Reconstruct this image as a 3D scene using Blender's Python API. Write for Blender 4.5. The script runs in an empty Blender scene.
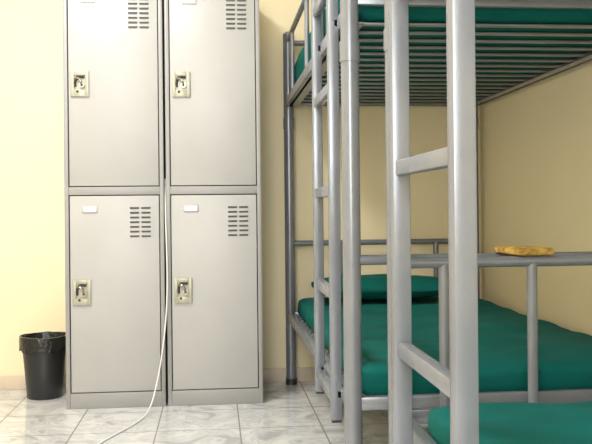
import bpy, bmesh, math, random
from mathutils import Vector, Matrix, noise
random.seed(4)
sc=bpy.context.scene
sc.view_settings.view_transform='Standard'
sc.view_settings.look='None'

# ---------------- materials ----------------
def mat(name,col,rough=.5,metal=0.,bump=0.,bscale=20.,var=0.,vscale=3.,spec=.5):
    m=bpy.data.materials.new(name); m.use_nodes=True
    nt=m.node_tree; b=nt.nodes['Principled BSDF']
    b.inputs['Base Color'].default_value=(*col,1); b.inputs['Roughness'].default_value=rough
    b.inputs['Metallic'].default_value=metal; b.inputs['Specular IOR Level'].default_value=spec
    tc=nt.nodes.new('ShaderNodeTexCoord')
    if var>0:
        n=nt.nodes.new('ShaderNodeTexNoise'); n.inputs['Scale'].default_value=vscale; n.inputs['Detail'].default_value=5
        nt.links.new(tc.outputs['Object'],n.inputs['Vector'])
        r=nt.nodes.new('ShaderNodeValToRGB')
        r.color_ramp.elements[0].position=.3; r.color_ramp.elements[1].position=.7
        r.color_ramp.elements[0].color=(*[c*(1-var) for c in col],1)
        r.color_ramp.elements[1].color=(*[min(1,c*(1+var)) for c in col],1)
        nt.links.new(n.outputs['Fac'],r.inputs['Fac']); nt.links.new(r.outputs['Color'],b.inputs['Base Color'])
    if bump>0:
        n2=nt.nodes.new('ShaderNodeTexNoise'); n2.inputs['Scale'].default_value=bscale; n2.inputs['Detail'].default_value=4
        nt.links.new(tc.outputs['Object'],n2.inputs['Vector'])
        bp=nt.nodes.new('ShaderNodeBump'); bp.inputs['Strength'].default_value=bump; bp.inputs['Distance'].default_value=.01
        nt.links.new(n2.outputs['Fac'],bp.inputs['Height']); nt.links.new(bp.outputs['Normal'],b.inputs['Normal'])
    return m
M_wall=mat('wall_paint_cream',(.89,.775,.53),.7,bump=.05,bscale=60,var=.03,vscale=1.5)
M_ceil=mat('ceiling_white',(.85,.84,.82),.8,var=.02)
M_base=mat('skirting_tile',(.66,.56,.44),.3,var=.06,vscale=8)
M_lock=mat('locker_enamel',(.425,.422,.42),.40,bump=.03,bscale=120,var=.03,vscale=5)
M_lock2=mat('locker_frame_enamel',(.31,.31,.31),.42,var=.03,vscale=4)
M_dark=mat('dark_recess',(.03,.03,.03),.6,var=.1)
M_slot=mat('vent_slot',(.10,.10,.10),.6,var=.1)
M_plate=mat('lock_plate_brass',(.38,.375,.30),.38,metal=.3,var=.05,vscale=30)
M_chrome=mat('chrome',(.38,.38,.36),.3,metal=1.,var=.03)
M_card=mat('label_card',(.8,.8,.8),.5,var=.02)
M_steel=mat('bed_paint_grey',(.225,.24,.27),.27,metal=.3,bump=.02,bscale=80,var=.06,vscale=12)
M_slat=mat('slat_paint_grey',(.24,.25,.26),.4,metal=.2,var=.05,vscale=12)
M_cap=mat('black_cap',(.03,.03,.03),.5,var=.1)
M_teal=mat('teal_sheet',(.0,.102,.088),.8,bump=.5,bscale=8,var=.14,vscale=6,spec=.2)
M_bin=mat('bin_plastic',(.018,.019,.02),.35,var=.1,vscale=6)
M_bag=mat('bin_liner',(.012,.012,.013),.25,bump=.8,bscale=35,var=.2)
M_cable=mat('cable_white',(.8,.8,.78),.4,var=.02)
M_sponge=mat('sponge_yellow',(.46,.28,.055),.9,bump=.9,bscale=90,var=.5,vscale=45)

def floor_mat():
    m=bpy.data.materials.new('floor_marble_tile'); m.use_nodes=True
    nt=m.node_tree; L=nt.links; b=nt.nodes['Principled BSDF']
    tc=nt.nodes.new('ShaderNodeTexCoord')
    mp=nt.nodes.new('ShaderNodeMapping'); mp.inputs['Location'].default_value=(-.09,-.075,0)
    L.new(tc.outputs['Object'],mp.inputs['Vector'])
    br=nt.nodes.new('ShaderNodeTexBrick'); br.offset=0; br.squash=1
    br.inputs['Scale'].default_value=1; br.inputs['Brick Width'].default_value=.33; br.inputs['Row Height'].default_value=.33
    br.inputs['Mortar Size'].default_value=.003; br.inputs['Mortar Smooth'].default_value=.1
    L.new(mp.outputs['Vector'],br.inputs['Vector'])
    n=nt.nodes.new('ShaderNodeTexNoise'); n.inputs['Scale'].default_value=4.5; n.inputs['Detail'].default_value=9; n.inputs['Distortion'].default_value=2.4
    L.new(tc.outputs['Object'],n.inputs['Vector'])
    r=nt.nodes.new('ShaderNodeValToRGB'); e=r.color_ramp.elements
    e[0].position=.34; e[0].color=(.43,.44,.455,1); e[1].position=.62; e[1].color=(.69,.695,.70,1)
    x=r.color_ramp.elements.new(.46); x.color=(.64,.645,.65,1)
    x=r.color_ramp.elements.new(.505); x.color=(.52,.53,.54,1)
    x=r.color_ramp.elements.new(.54); x.color=(.65,.655,.66,1)
    L.new(n.outputs['Fac'],r.inputs['Fac'])
    mx=nt.nodes.new('ShaderNodeMix'); mx.data_type='RGBA'
    L.new(br.outputs['Fac'],mx.inputs['Factor']); L.new(r.outputs['Color'],mx.inputs['A']); mx.inputs['B'].default_value=(.27,.265,.26,1)
    L.new(mx.outputs['Result'],b.inputs['Base Color'])
    b.inputs['Roughness'].default_value=.12
    return m
M_floor=floor_mat()

# ---------------- mesh helpers ----------------
def box(bm,x0,x1,y0,y1,z0,z1,bev=0,seg=2):
    t=bmesh.new(); bmesh.ops.create_cube(t,size=1)
    bmesh.ops.scale(t,vec=(x1-x0,y1-y0,z1-z0),verts=t.verts)
    bmesh.ops.translate(t,vec=((x0+x1)/2,(y0+y1)/2,(z0+z1)/2),verts=t.verts)
    if bev>0: bmesh.ops.bevel(t,geom=t.edges[:],offset=bev,segments=seg,profile=.5,affect='EDGES')
    me=bpy.data.meshes.new('tmp'); t.to_mesh(me); t.free(); bm.from_mesh(me); bpy.data.meshes.remove(me)
def tube(bm,a,b,r,n=16,r2=None):
    a=Vector(a);b=Vector(b);d=b-a
    q=d.to_track_quat('Z','Y').to_matrix().to_4x4()
    bmesh.ops.create_cone(bm,cap_ends=True,segments=n,radius1=r,radius2=r if r2 is None else r2,depth=d.length,
        matrix=Matrix.Translation((a+b)/2)@q)
def path(bm,pts,r,n=12):
    pts=[Vector(p) for p in pts]
    rings=[]
    up=Vector((.13,.21,.97)).normalized()
    for i,p in enumerate(pts):
        d=(pts[min(i+1,len(pts)-1)]-pts[max(i-1,0)]).normalized()
        s=d.cross(up); 
        if s.length<.05: s=d.cross(Vector((1,0,0)))
        s.normalize(); u=s.cross(d).normalized()
        rings.append([bm.verts.new(p+s*math.cos(2*math.pi*k/n)*r+u*math.sin(2*math.pi*k/n)*r) for k in range(n)])
    for i in range(len(rings)-1):
        for k in range(n):
            bm.faces.new((rings[i][k],rings[i][(k+1)%n],rings[i+1][(k+1)%n],rings[i+1][k]))
    bm.faces.new(rings[0][::-1]); bm.faces.new(rings[-1])
def arc(p0,c,p1,n=7):
    p0,c,p1=Vector(p0),Vector(c),Vector(p1)
    return [p0*(1-t)**2+c*2*t*(1-t)+p1*t*t for t in [i/n for i in range(n+1)]]
def obj(name,bm,m,parent=None,smooth=True):
    bmesh.ops.recalc_face_normals(bm,faces=bm.faces)
    me=bpy.data.meshes.new(name); bm.to_mesh(me); bm.free()
    me.materials.append(m)
    o=bpy.data.objects.new(name,me); sc.collection.objects.link(o)
    if smooth:
        me.shade_smooth()
        try: me.set_sharp_from_angle(angle=math.radians(35))
        except Exception: pass
    if parent: o.parent=parent
    return o
def empty(name,loc=(0,0,0)):
    e=bpy.data.objects.new(name,None); sc.collection.objects.link(e); return e
def simple(name,dims,m,bev=0,parent=None):
    bm=bmesh.new(); box(bm,*dims,bev=bev); return obj(name,bm,m,parent,smooth=bev>0)

# ---------------- room ----------------
XL,XR,YB,YF,H=-1.75,1.38,4.27,-1.3,2.75
simple('floor',(XL-.1,XR+.1,YF-.1,YB+.1,-.1,0),M_floor)
simple('ceiling',(XL-.1,XR+.1,YF-.1,YB+.1,H,H+.1),M_ceil)
simple('wall_back',(XL-.1,XR+.1,YB,YB+.1,0,H),M_wall)
simple('wall_right',(XR,XR+.1,YF,YB,0,H),M_wall)
simple('wall_left',(XL-.1,XL,YF,YB,0,H),M_wall)
simple('wall_front',(XL-.1,XR+.1,YF-.1,YF,0,H),M_wall)
simple('baseboard_back',(XL,XR-.012,YB-.012,YB,0,.07),M_base,.002)
simple('baseboard_right',(XR-.012,XR,YF,YB,0,.07),M_base,.002)
simple('baseboard_left',(XL,XL+.012,YF,YB-.012,0,.07),M_base,.002)

# ---------------- lockers ----------------
def locker(x0,x1,tint=0):
    E=empty('metal_locker')
    y0,y1=3.80,4.25; ht=1.912; mid=.967
    fw=.018
    bm=bmesh.new()
    box(bm,x0,x0+.004,y0,y1,0,ht,.001); box(bm,x1-.004,x1,y0,y1,0,ht,.001)
    box(bm,x0+.002,x1-.002,y0+.03,y1,ht-.02,ht,.001)
    box(bm,x0+.002,x1-.002,y1-.006,y1,0.01,ht,.001)
    # front frame
    box(bm,x0,x0+fw,y0,y0+.03,0,ht,.002); box(bm,x1-fw,x1,y0,y0+.03,0,ht,.002)
    box(bm,x0+fw,x1-fw,y0+.001,y0+.03,ht-.03,ht,.002)
    box(bm,x0+fw,x1-fw,y0+.001,y0+.03,mid-.018,mid+.018,.002)
    box(bm,x0+fw,x1-fw,y0+.001,y0+.03,0,.068,.002)
    box(bm,x0+fw,x1-fw,y0+.03,y1-.006,.05,.07,.001)
    box(bm,x0+fw,x1-fw,y0+.03,y1-.006,mid-.01,mid+.01,.001)
    obj('body',bm,M_lock2,E)
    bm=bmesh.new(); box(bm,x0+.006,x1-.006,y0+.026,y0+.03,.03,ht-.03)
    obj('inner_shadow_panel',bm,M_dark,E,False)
    bd=bmesh.new(); bs=bmesh.new(); bl=bmesh.new(); bp=bmesh.new(); bk=bmesh.new(); bc=bmesh.new(); bcard=bmesh.new()
    for (z0,z1) in ((.072,mid-.022),(mid+.022,ht-.034)):
        dx0,dx1=x0+fw+.004,x1-fw-.004
        box(bd,dx0,dx1,y0+.003,y0+.02,z0,z1,.003)
        # louvre vents, two columns
        for c in range(2):
            cx=dx1-.128+c*.05
            for k in range(7):
                z=z1-.055-k*.021
                box(bs,cx,cx+.040,y0+.0018,y0+.004,z-.005,z+.004)
                box(bl,cx-.001,cx+.041,y0-.003,y0+.004,z+.003,z+.0065,.001)
        # label holder
        lx=dx0+.055; lz=z1-.060
        box(bl,lx,lx+.066,y0-.001,y0+.004,lz-.015,lz+.017,.002)
        box(bcard,lx+.005,lx+.061,y0-.002,y0,lz-.010,lz+.012)
        # handle plate with recess
        hx=dx0+.010; hz=z0+(z1-z0)*.51
        w,h=.080,.114
        box(bp,hx,hx+.016,y0-.005,y0+.004,hz-h/2,hz+h/2,.002)
        box(bp,hx+w-.016,hx+w,y0-.005,y0+.004,hz-h/2,hz+h/2,.002)
        box(bp,hx+.014,hx+w-.014,y0-.005,y0+.004,hz-h/2,hz-h/2+.03,.002)
        box(bp,hx+.014,hx+w-.014,y0-.005,y0+.004,hz+h/2-.02,hz+h/2,.002)
        box(bp,hx+.014,hx+w-.014,y0+.001,y0+.004,hz-h/2+.02,hz+h/2-.01)
        # curved shadowed cup
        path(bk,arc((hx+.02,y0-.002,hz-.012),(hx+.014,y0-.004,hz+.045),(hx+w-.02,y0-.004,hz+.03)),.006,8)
        tube(bc,(hx+w-.030,y0-.014,hz-.006),(hx+w-.030,y0+.002,hz-.006),.012)
        path(bc,arc((hx+w-.030,y0-.014,hz-.006),(hx+w-.036,y0-.022,hz+.03),(hx+.026,y0-.012,hz+.022)),.005,8)
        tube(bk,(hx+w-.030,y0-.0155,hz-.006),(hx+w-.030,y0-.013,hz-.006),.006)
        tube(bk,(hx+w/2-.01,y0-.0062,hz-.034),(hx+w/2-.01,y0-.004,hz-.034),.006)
    obj('doors',bd,M_lock,E); obj('vent_slots',bs,M_slot,E,False); obj('louvres_and_label_frames',bl,M_lock,E)
    obj('handle_plates',bp,M_plate,E); obj('handle_recess',bk,M_dark,E); obj('handle_latch',bc,M_chrome,E); obj('label_cards',bcard,M_card,E,False)
    return E
locker(-.664,-.228)
locker(-.218,.208)

# ---------------- bunk beds ----------------
def bunk(x0,x1,y0,y1,hz_far,hz_near,vb,zu,nsl=17):
    E=empty('bunk_bed')
    R=.025; top=1.755
    bm=bmesh.new(); cap=bmesh.new(); sl=bmesh.new()
    for x in (x0,x1):
        for y in (y0,y1):
            tube(bm,(x,y,.012),(x,y,top),R,24)
            tube(bm,(x,y,1.28),(x,y,1.335),R+.003,24)
            tube(cap,(x,y,0),(x,y,.03),R+.003,24)
            tube(bm,(x,y,top),(x,y,top+.012),R,24,R*.5)
    for zl in (.325,zu):
        for s,x in ((1,x0),(-1,x1)):
            xo=x-.016 if s>0 else x-.014
            box(bm,xo,xo+.030,y0,y1,zl,zl+.042,.003)
            xi=x if s>0 else x-.045
            box(bm,xi,xi+.045,y0+.02,y1-.02,zl,zl+.005)
        for y in (y0,y1):
            if zl>1 and y==y0: box(bm,x0,x1,y-.012,y+.012,zl+.045,zl+.075,.003)
            else: box(bm,x0,x1,y-.012,y+.012,zl+(.006 if zl>1 else 0),zl+.036,.003)
        for i in range(nsl):
            y=y0+.07+(y1-y0-.14)*i/(nsl-1)
            box(sl,x0+.012,x1-.012,y-.011,y+.011,zl+.006,zl+.013,.002)
    for y,hz in ((y0,hz_near),(y1,hz_far)):
        for (zt,zb) in ((hz,.36),(top-.03,zu+.03 if y==y1 else zu+.06)):
            tube(bm,(x0,y,zt-.014),(x1,y,zt-.014),.014)
            for x in vb: tube(bm,(x,y,zb),(x,y,zt-.014),.0135)
    # guard rail on aisle side
    tube(bm,(x0,y0,top-.03),(x0,y1,top-.03),.012)
    for f in (.3,.55,.88):
        yy=y0+(y1-y0)*f; tube(bm,(x0,yy,zu+.03),(x0,yy,top-.03),.010)
    obj('frame',bm,M_steel,E); obj('foot_caps',cap,M_cap,E); obj('slats',sl,M_slat,E)
    return E
def ladder(E,x,ya,yb,rungs,zb,w,zu):
    bm=bmesh.new(); bk=bmesh.new()
    for y in (ya,yb):
        box(bm,x-w/2,x+w/2,y-w/2,y+w/2,zb,1.86,.004)
        box(bk,x-w/2+.002,x+w/2-.002,y-w/2+.002,y+w/2-.002,zb-.006,zb)
        for z in (zu+.02,.345):
            box(bm,x,x+.06,y-w/2,y+w/2,z-.012,z+.012,.003)
    for z in rungs:
        box(bm,x-.013,x+.013,yb,ya,z-.016,z+.016,.004)
    obj('ladder',bm,M_steel,E); obj('ladder_caps',bk,M_cap,E)
b1=bunk(.372,1.32,2.28,4.20,.72,.75,(.629,.881,1.12),1.39)
ladder(b1,.342,2.78,2.40,(.33,.63,.93,1.23,1.53),.27,.032,1.39)
b2=bunk(.462,1.33,.20,2.12,.75,.75,(.585,.82,1.06),1.44)
ladder(b2,.39,1.75,1.30,(.20,.582,.962,1.342,1.70),.02,.038,1.44)

def soft(name,x0,x1,y0,y1,z0,z1,m,bev=.03,amp=.006,seed=0,pillow=False,sub=.035):
    bm=bmesh.new()
    nx=max(2,int((x1-x0)/sub)); ny=max(2,int((y1-y0)/sub)); nz=4
    idx={}
    def v(i,j,k):
        key=(i,j,k)
        if key not in idx:
            u,w,h=i/nx*2-1,j/ny*2-1,k/nz*2-1
            hx,hy,hz=(x1-x0)/2,(y1-y0)/2,(z1-z0)/2
            if pillow:
                e=(1-abs(u)**3.2)*(1-abs(w)**3.2)
                p=Vector((u*hx*(1-.06*(1-abs(u))*w*w),w*hy,h*hz*(.12+.88*e**.5)))
            else:
                p=Vector((u*hx,w*hy,h*hz))
                q=Vector((max(-hx+bev,min(hx-bev,p.x)),max(-hy+bev,min(hy-bev,p.y)),max(-hz+bev,min(hz-bev,p.z))))
                d=p-q
                if d.length>1e-6: p=q+d.normalized()*bev
            p+=Vector(((x0+x1)/2,(y0+y1)/2,(z0+z1)/2))
            if h>-1:
                nn=noise.noise(p*5+Vector((seed,0,0)))+.5*noise.noise(p*13+Vector((0,seed,0)))
                p.z+=amp*nn*(1 if h>0 else .3)
                if not pillow and abs(u)>.99: p.x+=amp*.8*noise.noise(Vector((seed,p.y*9,p.z*4)))
            idx[key]=bm.verts.new(p)
        return idx[key]
    for i in range(nx):
        for j in range(ny):
            bm.faces.new((v(i,j,0),v(i,j+1,0),v(i+1,j+1,0),v(i+1,j,0)))
            bm.faces.new((v(i,j,nz),v(i+1,j,nz),v(i+1,j+1,nz),v(i,j+1,nz)))
    for i in range(nx):
        for k in range(nz):
            bm.faces.new((v(i,0,k),v(i+1,0,k),v(i+1,0,k+1),v(i,0,k+1)))
            bm.faces.new((v(i,ny,k),v(i,ny,k+1),v(i+1,ny,k+1),v(i+1,ny,k)))
    for j in range(ny):
        for k in range(nz):
            bm.faces.new((v(0,j,k),v(0,j,k+1),v(0,j+1,k+1),v(0,j+1,k)))
            bm.faces.new((v(nx,j,k),v(nx,j+1,k),v(nx,j+1,k+1),v(nx,j,k+1)))
    o=obj(name,bm,m)
    o.data.shade_smooth()
    s=o.modifiers.new('sub','SUBSURF'); s.levels=1; s.render_levels=2
    return o
soft('mattress',.400,1.30,2.31,4.17,.342,.435,M_teal,amp=.012,seed=1)
soft('mattress',.392,1.30,2.31,4.17,1.406,1.62,M_teal,amp=.022,seed=2)
soft('mattress',.478,1.31,.23,1.93,.342,.425,M_teal,amp=.010,seed=3)
soft('mattress',.49,1.31,.23,2.09,1.458,1.60,M_teal,amp=.01,seed=4)
soft('pillow',.47,1.10,3.80,4.15,.445,.555,M_teal,pillow=True,amp=.02,seed=5,sub=.03)
soft('pillow',.50,1.12,3.78,4.13,1.64,1.74,M_teal,pillow=True,amp=.02,seed=6,sub=.03)

# ---------------- sponge on bed rails ----------------
s=soft('sponge',.772,.878,2.10,2.30,.750,.771,M_sponge,bev=.006,amp=.004,seed=9,sub=.02)

# ---------------- waste bin ----------------
E=empty('waste_bin')
bm=bmesh.new(); n=48
prof=[(0,.0),(.078,0),(.082,.006),(.092,.14),(.103,.262),(.109,.264),(.111,.272),(.110,.285),(.105,.287),(.100,.272),(.088,.14),(.078,.012),(0,.012)]
cx,cy=-.812,4.08
rings=[]
for r,z in prof:
    if r==0: rings.append([bm.verts.new((cx,cy,z))])
    else: rings.append([bm.verts.new((cx+r*math.cos(2*math.pi*k/n),cy+r*math.sin(2*math.pi*k/n),z)) for k in range(n)])
for a,b in zip(rings,rings[1:]):
    for k in range(n):
        k2=(k+1)%n
        if len(a)==1: bm.faces.new((a[0],b[k2],b[k]))
        elif len(b)==1: bm.faces.new((a[k],a[k2],b[0]))
        else: bm.faces.new((a[k],a[k2],b[k2],b[k]))
obj('bucket',bm,M_bin,E)
bm=bmesh.new()
prof=[(.115,.225),(.114,.25),(.115,.275),(.113,.292),(.105,.293),(.098,.27),(.092,.2)]
rings=[]
for i,(r,z) in enumerate(prof):
    row=[]
    for k in range(72):
        a=2*math.pi*k/72
        w=noise.noise(Vector((math.cos(a)*3,math.sin(a)*3,z*8)))
        w2=noise.noise(Vector((math.cos(a)*9,math.sin(a)*9,3)))
        rr=r+.003*w2; zz=z+(.022*w if i==0 else .004*w)
        row.append(bm.verts.new((cx+rr*math.cos(a),cy+rr*math.sin(a),zz)))
    rings.append(row)
for a,b in zip(rings,rings[1:]):
    for k in range(72): bm.faces.new((a[k],a[(k+1)%72],b[(k+1)%72],b[k]))
obj('liner_bag',bm,M_bag,E)

# ---------------- cable ----------------
cu=bpy.data.curves.new('power_cable','CURVE'); cu.dimensions='3D'; cu.bevel_depth=.0033; cu.bevel_resolution=3
sp=cu.splines.new('NURBS')
P=[(-.223,3.83,1.02),(-.223,3.80,.90),(-.216,3.787,.72),(-.214,3.782,.50),(-.226,3.777,.35),(-.245,3.76,.20),(-.274,3.73,.06),(-.295,3.64,.006),(-.335,3.48,.004),(-.41,3.31,.004),(-.47,3.13,.004),(-.53,2.9,.004),(-.6,2.6,.004)]
sp.points.add(len(P)-1)
for q,p in zip(sp.points,P): q.co=(*p,1)
sp.use_endpoint_u=True; sp.order_u=4
cu.materials.append(M_cable)
oc=bpy.data.objects.new('power_cable',cu); sc.collection.objects.link(oc)

# ---------------- ceiling lights (real fixtures) ----------------
M_em=bpy.data.materials.new('lamp_diffuser'); M_em.use_nodes=True
b=M_em.node_tree.nodes['Principled BSDF']; b.inputs['Base Color'].default_value=(.9,.9,.9,1)
b.inputs['Emission Color'].default_value=(1,.98,.95,1); b.inputs['Emission Strength'].default_value=2
def lamp(x,y,sx,sy,pw):
    E=empty('ceiling_lamp')
    simple('housing',(x-sx/2-.02,x+sx/2+.02,y-sy/2-.02,y+sy/2+.02,H-.05,H),M_ceil,.004,E)
    simple('diffuser',(x-sx/2,x+sx/2,y-sy/2,y+sy/2,H-.058,H-.05),M_em,0,E)
    l=bpy.data.lights.new('lamp_light','AREA'); l.shape='RECTANGLE'; l.size=sx; l.size_y=sy; l.energy=pw; l.color=(1,.985,.965)
    o=bpy.data.objects.new('lamp_light',l); sc.collection.objects.link(o); o.location=(x,y,H-.065); o.parent=E
lamp(-.75,2.55,.4,.8,55)
lamp(-.5,-.1,.5,.9,40)
# unseen glowing panel and area light, added behind the camera as fill
simple('fill_panel',(-1.0,.2,YF,YF+.02,.9,2.1),M_em,0)
l=bpy.data.lights.new('fill_light','AREA'); l.shape='RECTANGLE'; l.size=1.2; l.size_y=1.2; l.energy=52; l.color=(.94,.975,1)
o=bpy.data.objects.new('fill_light',l); sc.collection.objects.link(o); o.location=(-.4,YF+.04,1.5); o.rotation_euler=(math.radians(90),0,0)
w=bpy.data.worlds.new('world'); sc.world=w; w.use_nodes=True
w.node_tree.nodes['Background'].inputs['Color'].default_value=(.9,.95,1,1); w.node_tree.nodes['Background'].inputs['Strength'].default_value=.4

# ---------------- camera ----------------
cam=bpy.data.cameras.new('camera'); co=bpy.data.objects.new('camera',cam); sc.collection.objects.link(co)
cam.sensor_width=36; cam.lens=840/592*36; cam.shift_y=-13/592; cam.clip_start=.02
th=math.radians(5.5)
co.matrix_world=Matrix.Translation((0,0,.878))@Matrix.Rotation(-th,4,'Z')@Matrix.Rotation(math.radians(90),4,'X')@Matrix.Rotation(math.radians(-.57),4,'Z')
sc.camera=co
